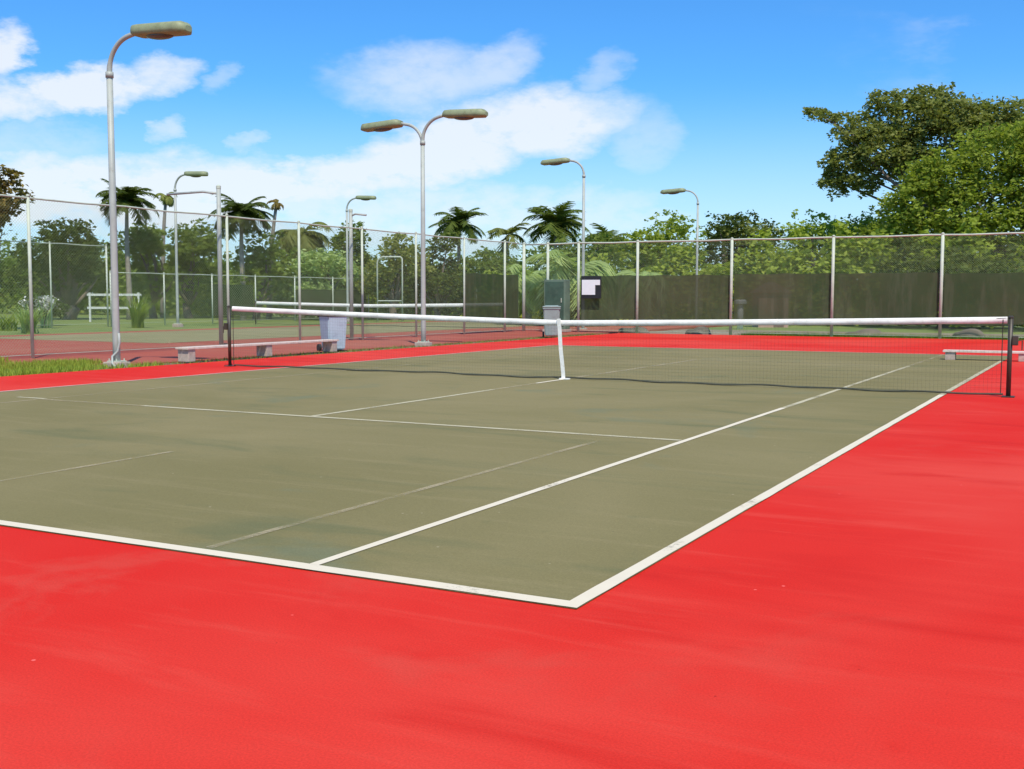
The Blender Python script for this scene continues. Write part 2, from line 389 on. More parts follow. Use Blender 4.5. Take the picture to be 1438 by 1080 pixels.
net('tennis_net', 'farther tennis net on the neighbouring court beyond the tall side fence', 36.3, -27.6, -14.5, 1.06, .95, 1.04, cell=.08, cord=.003, tape=.14, z0=-.012, simple_posts=True)

# ------------------------------------------------------------------ fences
def chain_link(name, p0, p1, z0, z1, parent, pitch=.07, w=.0038):
    p0 = Vector(p0); p1 = Vector(p1); L = (p1-p0).length; u = (p1-p0)/L; nrm = Vector((-u.y, u.x)); H = z1-z0
    v = []; f = []; hw = w*.7
    for sgn in (1, -1):
        s = -H if sgn == 1 else 0.
        end = L if sgn == 1 else L+H
        while s < end:
            # wire runs from (s,z0) to (s+sgn*H, z1), clipped to the panel
            a, b = 0., 1.
            xa, xb = s, s+sgn*H
            lo, hi = (0-xa)/(xb-xa), (L-xa)/(xb-xa)
            a = max(a, min(lo, hi)); b = min(b, max(lo, hi))
            if b-a > .01:
                off = sgn*w*.45; i = len(v)
                for q in (a, b):
                    x = xa+(xb-xa)*q; z = z0+H*q
                    c = p0+u*x+nrm*off
                    v += [(c.x+u.x*hw, c.y+u.y*hw, z), (c.x-u.x*hw, c.y-u.y*hw, z), (c.x+nrm.x*w*.8*sgn, c.y+nrm.y*w*.8*sgn, z)]
                for k in range(3): f.append((i+k, i+(k+1) % 3, i+3+(k+1) % 3, i+3+k))
            s += pitch
    return npobj(name, v, f, M['wire'], parent)
def fence(name, label, p0, p1, stations, h, screens=(), z=-.02, r=.034, mid=None, pitch=.07, mesh=True):
    t = thing(name, label, 'fence', (p0[0], p0[1], 0)); o = Vector(p0); d = Vector(p1)-o; L = d.length; u = d/L
    def P(s, zz, off=0): return (u.x*s-u.y*off, u.y*s+u.x*off, zz)
    for s in stations:
        bm = B(); rr = r*(1.2 if s in (stations[0], stations[-1]) else 1)
        tube(bm, [P(s, z-.05), P(s, h)], rr, 12); tube(bm, [P(s, h), P(s, h+.03), P(s, h+.06)], [rr*1.1, rr*1.1, rr*.3], 12)
        obj('fence_post', bm, M['galv'], t, True)
    bm = B(); pts = [P(s, h-.02-.012*math.sin(s*2.1), .0) for s in np.linspace(0, L, int(L/1.2)+2)]; tube(bm, pts, r*.6, 8); obj('top_rail', bm, M['galv'], t, True)
    bm = B(); tube(bm, [P(0, .06), P(L, .06)], .006, 5); obj('tension_wire', bm, M['galv'], t)
    if mid:
        bm = B(); tube(bm, [P(0, mid), P(L, mid)], r*.5, 8); obj('middle_rail', bm, M['galv'], t)
    if mesh:
        c = chain_link('chain_link', (0, 0), (u.x*L, u.y*L), .04, h-.03, t, pitch); c.location = (-u.y*.13, u.x*.13, 0)
    for (a, b, za, zb) in screens:
        n = max(2, int((b-a)/.3)); v = []; f = []; mz = 7
        for i in range(n+1):
            s = a+(b-a)*i/n
            for k in range(mz):
                q = k/(mz-1); sag = -.035*abs(math.sin(s*2.2+.4))*q+.03*math.sin(s*1.9)*(1-q)
                bul = .075+.02*math.sin(s*1.7+q*2)*math.sin(q*math.pi)
                v.append(P(s, za+(zb-za)*q+sag, bul))
        for i in range(n):
            for k in range(mz-1): c0 = i*mz+k; f.append((c0, c0+mz, c0+mz+1, c0+1))
        npobj('windscreen', v, f, M['screen'], t, True)
    return t
# tall fence along the left side of the court (runs away from the camera)
SX = -12.1
fence('chain_link_fence', 'tall pale chain-link fence running away along the left side of the red and green court', (SX, 5.8), (SX, 33.3),
      [0, 2.9, 5.8, 11.6, 14.4, 17.3, 20.2, 23.2, 26.1], 3.26, screens=[(23.3, 27.3, .45, 2.1)])
fence('chain_link_fence', 'tall chain-link fence across the back of the court with long dark green windscreen', (-12.1, 33.4), (9.4, 33.4),
      [0, 1.0, 2.25, 4.55, 7.98, 11.38, 14.73, 18.08, 21.4], 3.24, screens=[(2.3, 7.9, .45, 2.06), (8.05, 14.65, .45, 2.08), (14.8, 21.35, .43, 2.05)], r=.05)
fence('chain_link_fence', 'tall distant chain-link fence at far left beyond the weathered red court', (-32, 12), (-32, 31.6),
      [0, 3.3, 6.6, 9.9, 13.3, 16.6, 19.6], 3.5, pitch=.10)
fence('chain_link_fence', 'low distant fence with pale top rail behind the neighbouring court, left of the net post', (-32, 31.8), (-32, 51.5),
      [0, 3.2, 6.4, 9.6, 12.8, 16.2, 19.7], 2.35, screens=[(6.5, 9.5, .3, 1.9), (13, 19.6, .3, 1.7)], pitch=.11)
fence('chain_link_fence', 'low distant fence with pale rail seen between the lamp post and the white sign', (-25.5, 53.2), (-14.5, 53.2),
      [0, 3.6, 7.2, 11], 1.75, screens=[(.1, 10.9, .3, 1.6)], pitch=.11)
# slender free-standing gate arch
def arch(label, loc, rz, w, h):
    t = thing('gate_frame', label, 'gate frame', loc, rz)
    bm = B(); pts = [(-w/2, 0, 0), (-w/2, 0, h-.35)]+[(-w/2+.35-.35*math.cos(a), 0, h-.35+.35*math.sin(a)) for a in np.linspace(.2, 1.57, 5)]+[(w/2-.1, 0, h), (w/2, 0, h-.1), (w/2, 0, 0)]
    tube(bm, pts, .045, 8); obj('frame_tube', bm, M['galv'], t, True)
    bm = B(); tube(bm, [(-w/2, 0, 1.1), (w/2, 0, 1.1)], .03, 8); obj('cross_bar', bm, M['galv'], t)
arch('slim pale metal gate frame with a bent corner, just left of the two-headed lamp post', (-27.6, 47.3, -.05), R(20), 1.4, 3.5)

# ------------------------------------------------------------------ court lamps
def lamp_head(t, side, base):
    """side +1: towards +X; base = end of the arm"""
    L = 1.26; bm = B(); n = 13; v = []; f = []; seg = 14; tilt = -.05
    rot = Euler((0, -tilt*side, 0)).to_matrix()
    for i in range(n):
        q = i/(n-1)
        w = .08+.12*min(1, (q/.08))**.6 if q < .08 else .20
        if q > .86: w = .20*math.sqrt(max(.02, 1-((q-.86)/.14)**2*.85))
        hgt = (.07+.060*min(1, q/.1)) if q < .9 else .13*math.sqrt(max(.05, 1-((q-.9)/.1)**2*.8))
        for k in range(seg):
            a = 2*math.pi*k/seg; cy = math.copysign(abs(math.cos(a))**.55, math.cos(a))*w; sz = math.sin(a)
            cz = (abs(sz)**.6*hgt) if sz > 0 else -abs(sz)**.6*hgt*.6
            p = rot @ Vector((side*q*L, cy, cz)); v.append(p+Vector(base))
    for i in range(n-1):
        for k in range(seg): f.append((i*seg+k, i*seg+(k+1) % seg, (i+1)*seg+(k+1) % seg, (i+1)*seg+k))
    f = np.array(f)
    if side < 0: f = f[:, ::-1]
    hd = npobj('lamp_head', v, f, M['lamp_shell'], t, True)
    for e in (0, n-1):
        bm2 = B(); bm2.from_mesh(hd.data); bm2.verts.ensure_lookup_table()
        try: bm2.faces.new([bm2.verts[e*seg+k] for k in range(seg)])
        except Exception: pass
        bm2.to_mesh(hd.data); bm2.free()
    bm = B(); ret = bmesh.ops.create_uvsphere(bm, u_segments=18, v_segments=8, radius=1)
    for w_ in ret['verts']:
        w_.co = rot @ Vector((side*(.60+.30*w_.co.x), .15*w_.co.y, -.07-.065*max(0, -w_.co.z)+.01*max(0, w_.co.z)))+Vector(base)
    obj('lens', bm, M['lens'], hd, True)
def court_lamp(label, loc, h, sides, r=.06, rz=0, block=True, droop=False):
    t = thing('court_lamp', label, 'lamp post', loc, rz, 'tall curved lamp posts round the courts')
    ph = h-.75
    bm = B(); tube(bm, [(0, 0, 0), (0, 0, .5), (0, 0, ph*.5), (0, 0, ph)], [r*1.12, r*1.08, r, r*.9], 16); obj('pole', bm, M['lamp_pole'], t, True)
    bm = B(); tube(bm, [(0, 0, ph-.05), (0, 0, ph+.05)], r*1.15, 16); obj('collar', bm, M['lamp_pole'], t, True)
    for i, s in enumerate(sides):
        rad = .58; z0 = ph-(.0 if i == 0 else .12); pts = [(0, 0, z0)]
        for a in np.linspace(0, 1.35, 10): pts.append((s*(rad-rad*math.cos(a)), 0, z0+.05+rad*math.sin(a)))
        e = pts[-1]; pts.append((e[0]+s*.10, 0, e[2]+.02)); pts.append((e[0]+s*.20, 0, e[2]+.036))
        bm = B(); tube(bm, pts, [r*.8]*3+[r*.7]*(len(pts)-3), 12); obj('arm', bm, M['lamp_pole'], t, True)
        lamp_head(t, s, (pts[-1][0]-s*.02, 0, pts[-1][2]))
    if block:
        bm = B(); box(bm, (0, 0, .02), (.34, .34, .16), bev=.02); obj('footing', bm, M['concrete'], t)
        bm = B(); box(bm, (0, 0, .11), (.24, .24, .02), bev=.003)
        for a in (-1, 1):
            for b in (-1, 1): tube(bm, [(a*.09, b*.09, .11), (a*.09, b*.09, .16)], .012, 6)
        obj('flange', bm, M['galv'], t)
    return t
LA = court_lamp('nearest and tallest court lamp post at far left, one lamp head curving to the right', (-8.45, 10.45, -.02), 5.93, [1])
bm = B(); pts = [(.09, -.02, .62), (.10, -.02, .45), (.07, -.03, .3), (0, -.1, .2), (.06, -.16, .08), (.2, -.2, .0)]; tube(bm, pts, .022, 8); obj('conduit', bm, M['lamp_pole'], LA, True)
court_lamp('two-headed court lamp post with arms to left and right, standing beside the red court edge', (-8.45, 20.7, -.02), 5.98, [1, -1])
court_lamp('court lamp post behind the corner fence with its head curving left, above the white sign', (-11.3, 37.0, -.1), 6.9, [-1])
court_lamp('smallest lamp post, head curving left, rising above the trees behind the back fence', (-10.3, 48.0, -.1), 6.6, [-1], r=.055)
court_lamp('lamp post beyond the neighbouring court, head curving right, left of the tall bracket post', (-29.3, 33.1, -.05), 6.75, [1])
court_lamp('distant lamp post beyond the neighbouring court, head curving right, just left of the two-headed lamp', (-29.2, 45.6, -.05), 6.7, [1])

# bracket posts that stand in the side fence line
def bracket(label, loc, h, L, rz):
    t = thing('bracket_post', label, 'post', loc, rz)
    bm = B(); tube(bm, [(0, 0, -.05), (0, 0, h)], .055, 12); obj('pole', bm, M['lamp_pole'], t, True)
    bm = B(); tube(bm, [(.0, 0, h-.12), (-L*.3, 0, h-.06), (-L, 0, h-.10)], .03, 8); obj('arm', bm, M['lamp_pole'], t, True)
    bm = B(); tube(bm, [(0, 0, h), (0, 0, h+.07), (0, 0, h+.1)], [.06, .06, .02], 12); obj('cap', bm, M['galv'], t)
bracket('grey post with thin arm reaching left, behind the left end of the near net', (-12.35, 17.4, -.02), 3.95, 1.5, R(10))
bracket('slim grey post with thin arm standing left of the two-headed lamp post', (-12.35, 22.9, -.02), 3.75, .5, R(190))

# ------------------------------------------------------------------ benches
def bench(label, p0, rz, L, h, w=.32, legs=3):
    t = thing('bench', label, 'bench', (p0[0], p0[1], 0), rz, 'low benches beside the court')
    for k in range(2):
        bm = B(); box(bm, (L/2, (k-.5)*(w/2+.01), h-.02), (L, w/2-.01, .04), bev=.006); obj('plank', bm, M['bench'], t)
    for i in range(legs):
        x = .14+(L-.28)*i/(legs-1)
        bm = B(); box(bm, (x, 0, (h-.04)/2), (.19, w*.86, h-.04), bev=.012); obj('leg', bm, M['concrete'], t)
bench('long low bleached bench left of the near net, beside the red court edge', (-8.4, 12.0), R(91), 4.9, .28)
bench('very low bench at far right end of the court beyond the net', (4.35, 20.35), R(2), 3.0, .2, .34)

# ------------------------------------------------------------------ bins
def wheelie(label, loc, rz, w, d, h, mt, lidmat, tilt=0):
    t = thing('wheelie_bin', label, 'bin', loc, rz)
    bm = B(); z0 = .06; k = .82
    lo = [(-w/2*k, -d/2*k), (w/2*k, -d/2*k), (w/2*k, d/2*k), (-w/2*k, d/2*k)]; hi = [(-w/2, -d/2), (w/2, -d/2), (w/2, d/2), (-w/2, d/2)]
    a = [bm.verts.new((*p, z0)) for p in lo]; b = [bm.verts.new((*p, h-.06)) for p in hi]
    bm.faces.new(a[::-1]); bm.faces.new(b)
    for i in range(4): bm.faces.new((a[i], a[(i+1) % 4], b[(i+1) % 4], b[i]))
    bmesh.ops.bevel(bm, geom=bm.edges[:], offset=.025, segments=2, affect='EDGES')
    body = obj('body', bm, mt, t)
    bm = B(); box(bm, (0, 0, h-.075), (w+.035, d+.035, .035), bev=.008); obj('rim', bm, lidmat, body)
    bm = B(); box(bm, (0, 0, 0), (w+.05, d+.06, .045), bev=.016); box(bm, (0, 0, .03), (w*.8, d*.8, .03), bev=.012)
    l = obj('lid', bm, lidmat if tilt else mt, t); l.location = (0, 0, h-.02); l.rotation_euler = (0, R(tilt), 0)
    bm = B(); tube(bm, [(-w/2-.01, d/2+.06, h-.09), (w/2+.01, d/2+.06, h-.09)], .014, 8)
    for s in (-1, 1): box(bm, (s*w*.38, d/2+.03, h-.09), (.03, .07, .03))
    obj('handle', bm, lidmat, t)
    for s in (-1, 1):
        bm = B(); tube(bm, [(s*(w/2-.02), d/2*k+.02, .09), (s*(w/2+.035), d/2*k+.02, .09)], .09, 18); obj('wheel', bm, M['black'], t)
wheelie('pale blue wheeled bin with black lid edge beside the long low bench', (-8.75, 17.25, -.03), R(62), .5, .52, .92, M['bin_blue'], M['black'], tilt=6)
wheelie('grey-green bin standing at the far court edge behind the centre strap of the net', (-8.15, 27.7, 0), R(25), .52, .5, .98, M['bin_grey'], M['bin_grey'])

# ------------------------------------------------------------------ sign and scoreboard on the back fence
t = thing('sign_board', 'small white sign with dark surround fixed to the back fence', 'sign', (-9.28, 33.27, 1.32))
bm = B(); box(bm, (0, 0, .30), (.78, .025, .80), bev=.005); obj('backing', bm, M['black'], t)
bm = B(); box(bm, (-.10, -.024, .30), (.52, .02, .54), bev=.003); box(bm, (.255, -.024, .475), (.188, .02, .19), bev=.003); obj('white_panel', bm, M['sign'], t)
for s in (-.3, .3):
    bm = B(); tube(bm, [(s, -.014, .745), (s, -.034, .745)], .014, 8); obj('bolt', bm, M['galv'], t)
t = thing('cabinet', 'tall narrow dark green cabinet against the back fence corner behind the centre strap', 'cabinet', (-10.55, 33.05, 0), 0)
bm = B(); box(bm, (0, 0, 1.0), (.86, .42, 1.8), bev=.02); c_ = obj('body', bm, simple('cabinet_side_paint', (.13, .19, .13), .7, var=.2, scale=2), t)
bm = B(); box(bm, (0, -.222, 1.02), (.74, .02, 1.6), bev=.006); d_ = obj('door', bm, simple('dark_green_enamel', (.05, .10, .065), .7, var=.3, scale=2, dirt=(.10, .15, .10)), t)
bm = B(); box(bm, (.29, -.245, 1.15), (.03, .025, .16), bev=.006); obj('handle', bm, M['galv'], d_)
bm = B(); box(bm, (0, 0, .05), (.94, .5, .1), bev=.01); obj('plinth', bm, M['concrete'], t)

# ------------------------------------------------------------------ foliage
def leaves_mesh(name, cen, size, mt, parent=None, flat=.35, aspect=.55, droop=0.):
    """cen (n,3); each leaf is a folded two-triangle blade with its own direction"""
    n = len(cen); size = np.broadcast_to(size, (n,))[:, None]*rng.uniform(.6, 1.3, (n, 1))
    a = rng.normal(size=(n, 3)); a[:, 2] = a[:, 2]*flat-droop; a /= np.linalg.norm(a, axis=1, keepdims=True)
    b = rng.normal(size=(n, 3)); b -= a*(a*b).sum(1, keepdims=True); b /= np.linalg.norm(b, axis=1, keepdims=True)
    c = np.cross(a, b)
    L = a*size/2; Wd = b*size*aspect/2; fold = c*size*.10
    v = np.stack([cen-L, cen+Wd+fold-L*.1, cen+L, cen-Wd+fold-L*.1], 1).reshape(-1, 3)
    f = np.arange(4*n).reshape(n, 4)
    return npobj(name, v, f, mt, parent)
def blob_points(blobs, n, shell=.55, sub=None):
    """points inside ellipsoid clumps, denser near their outside, grouped in small sprigs"""
    w = np.array([b[3]*b[4]*b[5] for b in blobs])**.7; w /= w.sum(); P = []
    for b, k in zip(blobs, rng.multinomial(n//9, w)):
        d = rng.normal(size=(k, 3)); d /= np.linalg.norm(d, axis=1, keepdims=True)
        lump = 1+.22*np.sin(d[:, 0]*5+b[0]*3)*np.sin(d[:, 1]*4+b[1])+.16*np.sin(d[:, 2]*7+b[2]*5)
        r = (shell+(1-shell)*rng.random(k)**.6)*lump
        c = np.array(b[:3])+d*r[:, None]*np.array(b[3:6])
        q = np.repeat(c, 9, 0)+rng.normal(size=(k*9, 3))*np.array([.19, .19, .13])*(.5+.25*min(b[3:6]))
        P.append(q)
    return np.concatenate(P)
def limb(bm, a, b, r0, r1, bend=.12, n=6, seg=8):
    a = Vector(a); b = Vector(b); L = (b-a).length; j = Vector((random.uniform(-1, 1), random.uniform(-1, 1), random.uniform(-.2, .6)))*L*bend
    pts = [a.lerp(b, i/n)+j*math.sin(math.pi*i/n) for i in range(n+1)]
    tube(bm, pts, [r0+(r1-r0)*i/n for i in range(n+1)], seg)
def tree(name, label, cat, loc, h, w, mt, nl=5000, leaf=.24, crown_lo=.28, nblob=11, group='trees beyond the courts', bark='bark', seed=None, flat_top=0, d=None):
    st = random.getstate()
    if seed is not None: random.seed(seed)
    t = thing(name, label, cat, loc, 0, group); d = d or w
    bm = B(); fork = h*crown_lo*1.05
    limb(bm, (0, 0, -.15), (random.uniform(-.1, .1)*w, 0, fork), w*.045+.05, w*.034+.03, .06)
    blobs = []
    for i in range(nblob):
        a = random.uniform(0, 6.283); rr = math.sqrt(random.random())*.36
        z = h*(crown_lo+(1-crown_lo)*random.uniform(.18, .86)); prof = math.sin(math.pi*min(1, max(.12, (z/h-crown_lo)/(1-crown_lo)*.8+.14)))**.6
        x, y = math.cos(a)*rr*w*prof, math.sin(a)*rr*d*prof; s = random.uniform(.15, .27)
        blobs.append((x, y, z, w*s, d*s, min(h*(1-crown_lo)*.26, w*s*random.uniform(.55, .8))))
        limb(bm, (0, 0, fork*.95), (x, y, z), w*.022+.02, .012, .15)
    obj('trunk', bm, M[bark], t, True)
    leaves_mesh('crown', blob_points(blobs, nl), leaf, M[mt], t)
    random.setstate(st)
    return t
def palm(name, label, loc, h, span, mt, nf=20, cat='palm tree', group='palms beyond the courts', droop=1.0, lean=.0, leaflet=.5, bark='bark_pale', upright=0.):
    t = thing(name, label, cat, loc, 0, group); hc = max(.2, h-span*.32)
    bm = B(); pts = [(lean*(i/7)**1.6, .05*math.sin(i), -.15+(hc+.15)*i/7) for i in range(8)]
    tube(bm, pts, [.19-.10*i/7 for i in range(8)], 10)
    obj('trunk', bm, M[bark], t, True)
    V = []; F = []; top = Vector(pts[-1])
    def quad(p, q, r_, s_): i = len(V); V.extend([tuple(p), tuple(q), tuple(r_), tuple(s_)]); F.append((i, i+1, i+2, i+3))
    for k in range(nf):
        az_ = k*2.399+random.uniform(-.2, .2); e0 = random.uniform(-.15, 1.25)+upright; L = span*random.uniform(.42, .56)
        dk = droop*random.uniform(.55, 1.25); hd = Vector((math.cos(az_), math.sin(az_), 0)); side = Vector((-hd.y, hd.x, 0))
        p = top.copy(); e = e0; n = 13; ax = []
        for i in range(n+1):
            ax.append(p.copy()); dv = hd*math.cos(e)+Vector((0, 0, 1))*math.sin(e); p = p+dv*L/n; e -= dk*.17*(1+.5*i/n)
        for i in range(n):
            a, b = ax[i], ax[i+1]; wv = Vector((0, 0, .018)); quad(a-wv, b-wv*.7, b+wv*.7, a+wv)
            if i < 1: continue
            q = i/n; ll = leaflet*span*.3*math.sin(math.pi*(.15+.8*q))**.7
            for s in (-1, 1):
                for u in (0, .5):
                    c = a.lerp(b, u); dv = (b-a).normalized()
                    tip = c+(side*s*random.uniform(.55, .9)+dv*.55+Vector((0, 0, -.6*dk*random.uniform(.4, 1.2))))*ll
                    wd = dv*(.045+.02*span*.2)
                    quad(c-wd, c+wd, tip+wd*.25, tip-wd*.25)
    npobj('fronds', V, F, M[mt], t)
    return t
# prototypes placed as real trees; (x, y, height) by distance behind the courts
T = 'tree'
tree('broadleaf_tree', 'large brown-green tree cut by the left edge of the photo', T, (-32.1, 25.8, -.1), 6.9, 3.4, 'leaf_brown', 5200, .22, .35, seed=1)
tree('broadleaf_tree', 'broad dark green bushy tree between the left-edge tree and the nearest lamp', T, (-46.9, 42.1, -.1), 5.7, 7.4, 'leaf_dark', 6500, .28, .12, seed=2)
palm('palm_tree', 'dark ragged palm just right of the nearest lamp post', (-43.7, 43.8, -.1), 8.1, 3.9, 'leaf_dark', 34, droop=.6, leaflet=.56)
tree('broadleaf_tree', 'upright mid green tree between the dark palm and the bare tufted stem', T, (-45.3, 47.3, -.1), 6.6, 4.6, 'leaf_mid', 4800, .26, .15, seed=3)
palm('palm_tree', 'thin bare-stemmed palm with a tiny tuft, left of the second lamp', (-47.9, 50.6, -.1), 8.5, 1.9, 'leaf_olive', 12, lean=.5)
tree('broadleaf_tree', 'leafy green tree right behind the small left lamp post', T, (-43.6, 48.6, -.1), 6.0, 5.2, 'leaf_mid', 5000, .26, .15, seed=4)
palm('palm_tree', 'thick dark-crowned palm right of the bracket post', (-36.4, 45.4, -.1), 7.3, 4.0, 'leaf_dark', 34, droop=.6, leaflet=.58)
tree('broadleaf_tree', 'full green tree beneath the thick dark-crowned palm', T, (-36.8, 46.9, -.1), 5.2, 4.6, 'leaf_mid', 4800, .25, .12, seed=5)
palm('palm_tree', 'feathery pale grey-green palm with drooping fronds behind the left end of the net', (-37.0, 51.5, -.1), 6.6, 5.0, 'leaf_olive', 24, droop=1.3, leaflet=.7)
palm('palm_tree', 'slender leaning stem palm right of the thick dark-crowned palm', (-38.0, 49.5, -.1), 7.4, 1.4, 'leaf_brown', 8, lean=.7, upright=.4)
tree('broadleaf_tree', 'pointed green tree behind the far single-armed lamp', T, (-35.9, 54.7, -.1), 6.0, 4.4, 'leaf_mid', 4600, .26, .12, seed=6)
tree('broadleaf_tree', 'rounded olive tree left of the two-headed lamp post', T, (-29.9, 51.2, -.1), 5.7, 5.0, 'leaf_olive', 5000, .25, .15, seed=7)
tree('broadleaf_tree', 'round green tree just right of the two-headed lamp post', T, (-28.2, 53.4, -.1), 5.3, 4.6, 'leaf_dark', 4600, .25, .12, seed=8)
palm('palm_tree', 'dark round-topped palm rising right of the two-headed lamp post', (-30.6, 59.8, -.1), 7.4, 4.0, 'leaf_dark', 34, droop=.6, leaflet=.56)
palm('palm_tree', 'sparse twiggy palm between the two round-topped palms', (-26.9, 59.6, -.1), 6.4, 3.4, 'leaf_olive', 10, droop=.7, leaflet=.6)
palm('palm_tree', 'dark round-topped palm left of the corner lamp post', (-24.2, 61.1, -.1), 7.3, 4.6, 'leaf_dark', 38, droop=.55, leaflet=.6)
palm('palm_tree', 'ragged low palm right of the corner lamp post', (-22.8, 66.2, -.1), 6.4, 4.4, 'leaf_dark', 26, droop=.8)
tree('broadleaf_tree', 'dome-shaped bright green tree left of the smallest lamp', T, (-17.6, 62.2, -.1), 7.0, 6.6, 'leaf_bright', 6000, .26, .12, seed=9)
for (x, y, h, w, mt, lb, sd_) in [(-20.4, 57.5, 5.2, 7, 'leaf_mid', 'green bushy tree behind the white sign', 10),
        (-14.6, 66.0, 6.9, 6.6, 'leaf_dark', 'dark tree directly behind the smallest lamp', 11), (-12.0, 64.5, 6.6, 6.8, 'leaf_olive', 'olive tree just right of the smallest lamp', 12),
        (-8.8, 63.5, 6.2, 6.6, 'leaf_bright', 'yellow-green tree above the middle of the back fence', 13), (-6.2, 63.0, 6.2, 6.4, 'leaf_mid', 'green tree left of the big right-hand trees', 14),
        (-3.4, 61.5, 6.0, 6.4, 'leaf_bright', 'light green low tree under the overhanging dark crown at right', 15), (-33.4, 49.5, 4.4, 5, 'leaf_pale', 'pale green bushy tree between the net post and the far lamp', 16),
        (-25.3, 55.5, 4.6, 4.8, 'leaf_mid', 'mid green tree below the sparse twiggy palm', 17), (-60.5, 54.0, 5.6, 8, 'leaf_mid', 'wide low tree at the far side of the lawn, right of the white-flowering bush', 18),
        (-53.2, 40.2, 4.4, 6.5, 'leaf_dark', 'dark shrubby tree at far left behind the white-flowering bush', 19)]:
    tree('broadleaf_tree', lb, T, (x, y, -.1), h, w, mt, 5200, .25, .10, seed=sd_)
for (x, y, h, lb) in [(-10.6, 69.5, 6.4, 'small dark spiky palm tuft on the skyline over the second panel of the back fence'), (-8.2, 69.0, 6.5, 'small dark spiky palm tuft on the skyline over the fence post mid right'),
        (-5.6, 70.5, 6.1, 'small dark spiky palm tuft on the skyline nearest the overhanging tree'), (-16.2, 71.0, 6.7, 'dark palm tuft on the skyline left of the smallest lamp')]:
    palm('palm_tree', lb, (x, y, -.1), h, 2.8, 'leaf_dark', 16, droop=.9)
palm('palm_tree', 'pale green drooping palm close behind the fence corner', (-13.7, 41.4, -.1), 3.9, 5.2, 'leaf_pale', 34, droop=1.15, leaflet=.75)
palm('palm_tree', 'pale green low palm left of the fence corner', (-16.6, 42.5, -.1), 3.5, 4.2, 'leaf_pale', 26, droop=1.15, leaflet=.7)
palm('palm_tree', 'pale low palm right of the white sign behind the windscreen', (-11.2, 43.0, -.1), 3.3, 3.8, 'leaf_pale', 22, droop=1.1, leaflet=.7)
# the two big trees at right
def big(name, label, loc, blobs, mt, n, leaf, trunk, tw):
    t = thing(name, label, 'tree', loc, 0, 'big trees at the right')
    bm = B(); limb(bm, (0, 0, -.2), trunk, tw, tw*.7, .05, 6, 12)
    for b in blobs: limb(bm, trunk, b[:3], tw*.32, .03, .12, 7, 7)
    obj('trunk', bm, M['bark'], t, True)
    leaves_mesh('crown', blob_points(blobs, n, .45), leaf, M[mt], t)
bl = [(0, 0, 9.6, 2.2, 2.2, 1.5), (-1.6, .2, 10.6, 1.7, 1.6, 1.1), (1.6, 0, 11.0, 1.9, 1.9, 1.3), (3.6, 0, 11.2, 1.9, 1.9, 1.2), (-2.6, 0, 8.9, 1.3, 1.3, 1.1), (-3.0, .3, 7.9, 1.0, 1.1, .75),
      (-3.4, 0, 11.5, 1.1, .8, .38), (-4.4, 0, 11.9, .75, .6, .25), (0, 0, 12.1, 1.3, 1.2, .7), (2.2, 0, 12.2, 1.5, 1.4, .6), (4.6, 0, 10.2, 1.8, 1.8, 1.5), (-1.2, 0, 8.0, 1.2, 1.3, .8),
      (5.8, 0, 10.4, 1.8, 1.6, 1.2), (1.6, 0, 8.8, 1.8, 1.6, 1.4), (7.6, 0, 10.6, 1.8, 1.6, 1.1), (9.4, .3, 11.0, 1.5, 1.5, 1.1)]
big('broadleaf_tree', 'big olive-brown tree at right whose ragged crown reaches left over the sky', (-3.9, 61.0, -.1), [(x*.92, y, z, a*.86, b, c) for x, y, z, a, b, c in bl], 'leaf_olive', 30000, .25, (3.6, 0, 4.6), .42)
bl = [(0, 0, 6.6, 2.0, 1.9, 1.5), (1.9, 0, 7.7, 2.1, 2.0, 1.5), (-1.7, 0, 5.8, 1.5, 1.6, 1.2), (-2.5, 0, 4.6, 1.2, 1.4, .9), (3.9, 0, 8.3, 2.0, 2.0, 1.4), (4.2, 0, 6.3, 2.2, 2.2, 1.6), (1.2, -.4, 5.1, 2.2, 2.0, 1.3),
      (5.8, 0, 8.5, 1.8, 1.9, 1.3), (6.6, 0, 6.4, 2.1, 2.1, 1.8), (-.6, 0, 4.2, 2.0, 1.8, .9), (3.0, 0, 4.2, 2.5, 2.0, 1.1), (8.0, 0, 7.6, 2, 2, 1.5), (6.8, 0, 4.0, 2.4, 2.0, 1.2), (-3.3, 0, 3.7, .9, 1, .8), (-2.9, 0, 5.3, 1.0, 1.1, .8), (-1.4, 0, 7.0, 1.3, 1.3, 1.0)]
big('broadleaf_tree', 'big bright green tree at the right edge, in front of the olive-brown one', (.4, 54.8, -.1), [(x*.92, y, z+.3, a, b, c) for x, y, z, a, b, c in bl], 'leaf_bright', 42000, .24, (3.2, 0, 3.2), .4)
tree('broadleaf_tree', 'dark green low tree below the big bright one, behind the back fence at far right', T, (5.6, 46.0, -.1), 4.3, 8.5, 'leaf_dark', 7500, .25, .05, seed=31)
tree('broadleaf_tree', 'dark green low tree left of the right-hand fence post, behind the windscreen', T, (1.2, 49.5, -.1), 4.0, 7.5, 'leaf_dark', 7000, .25, .05, seed=32)

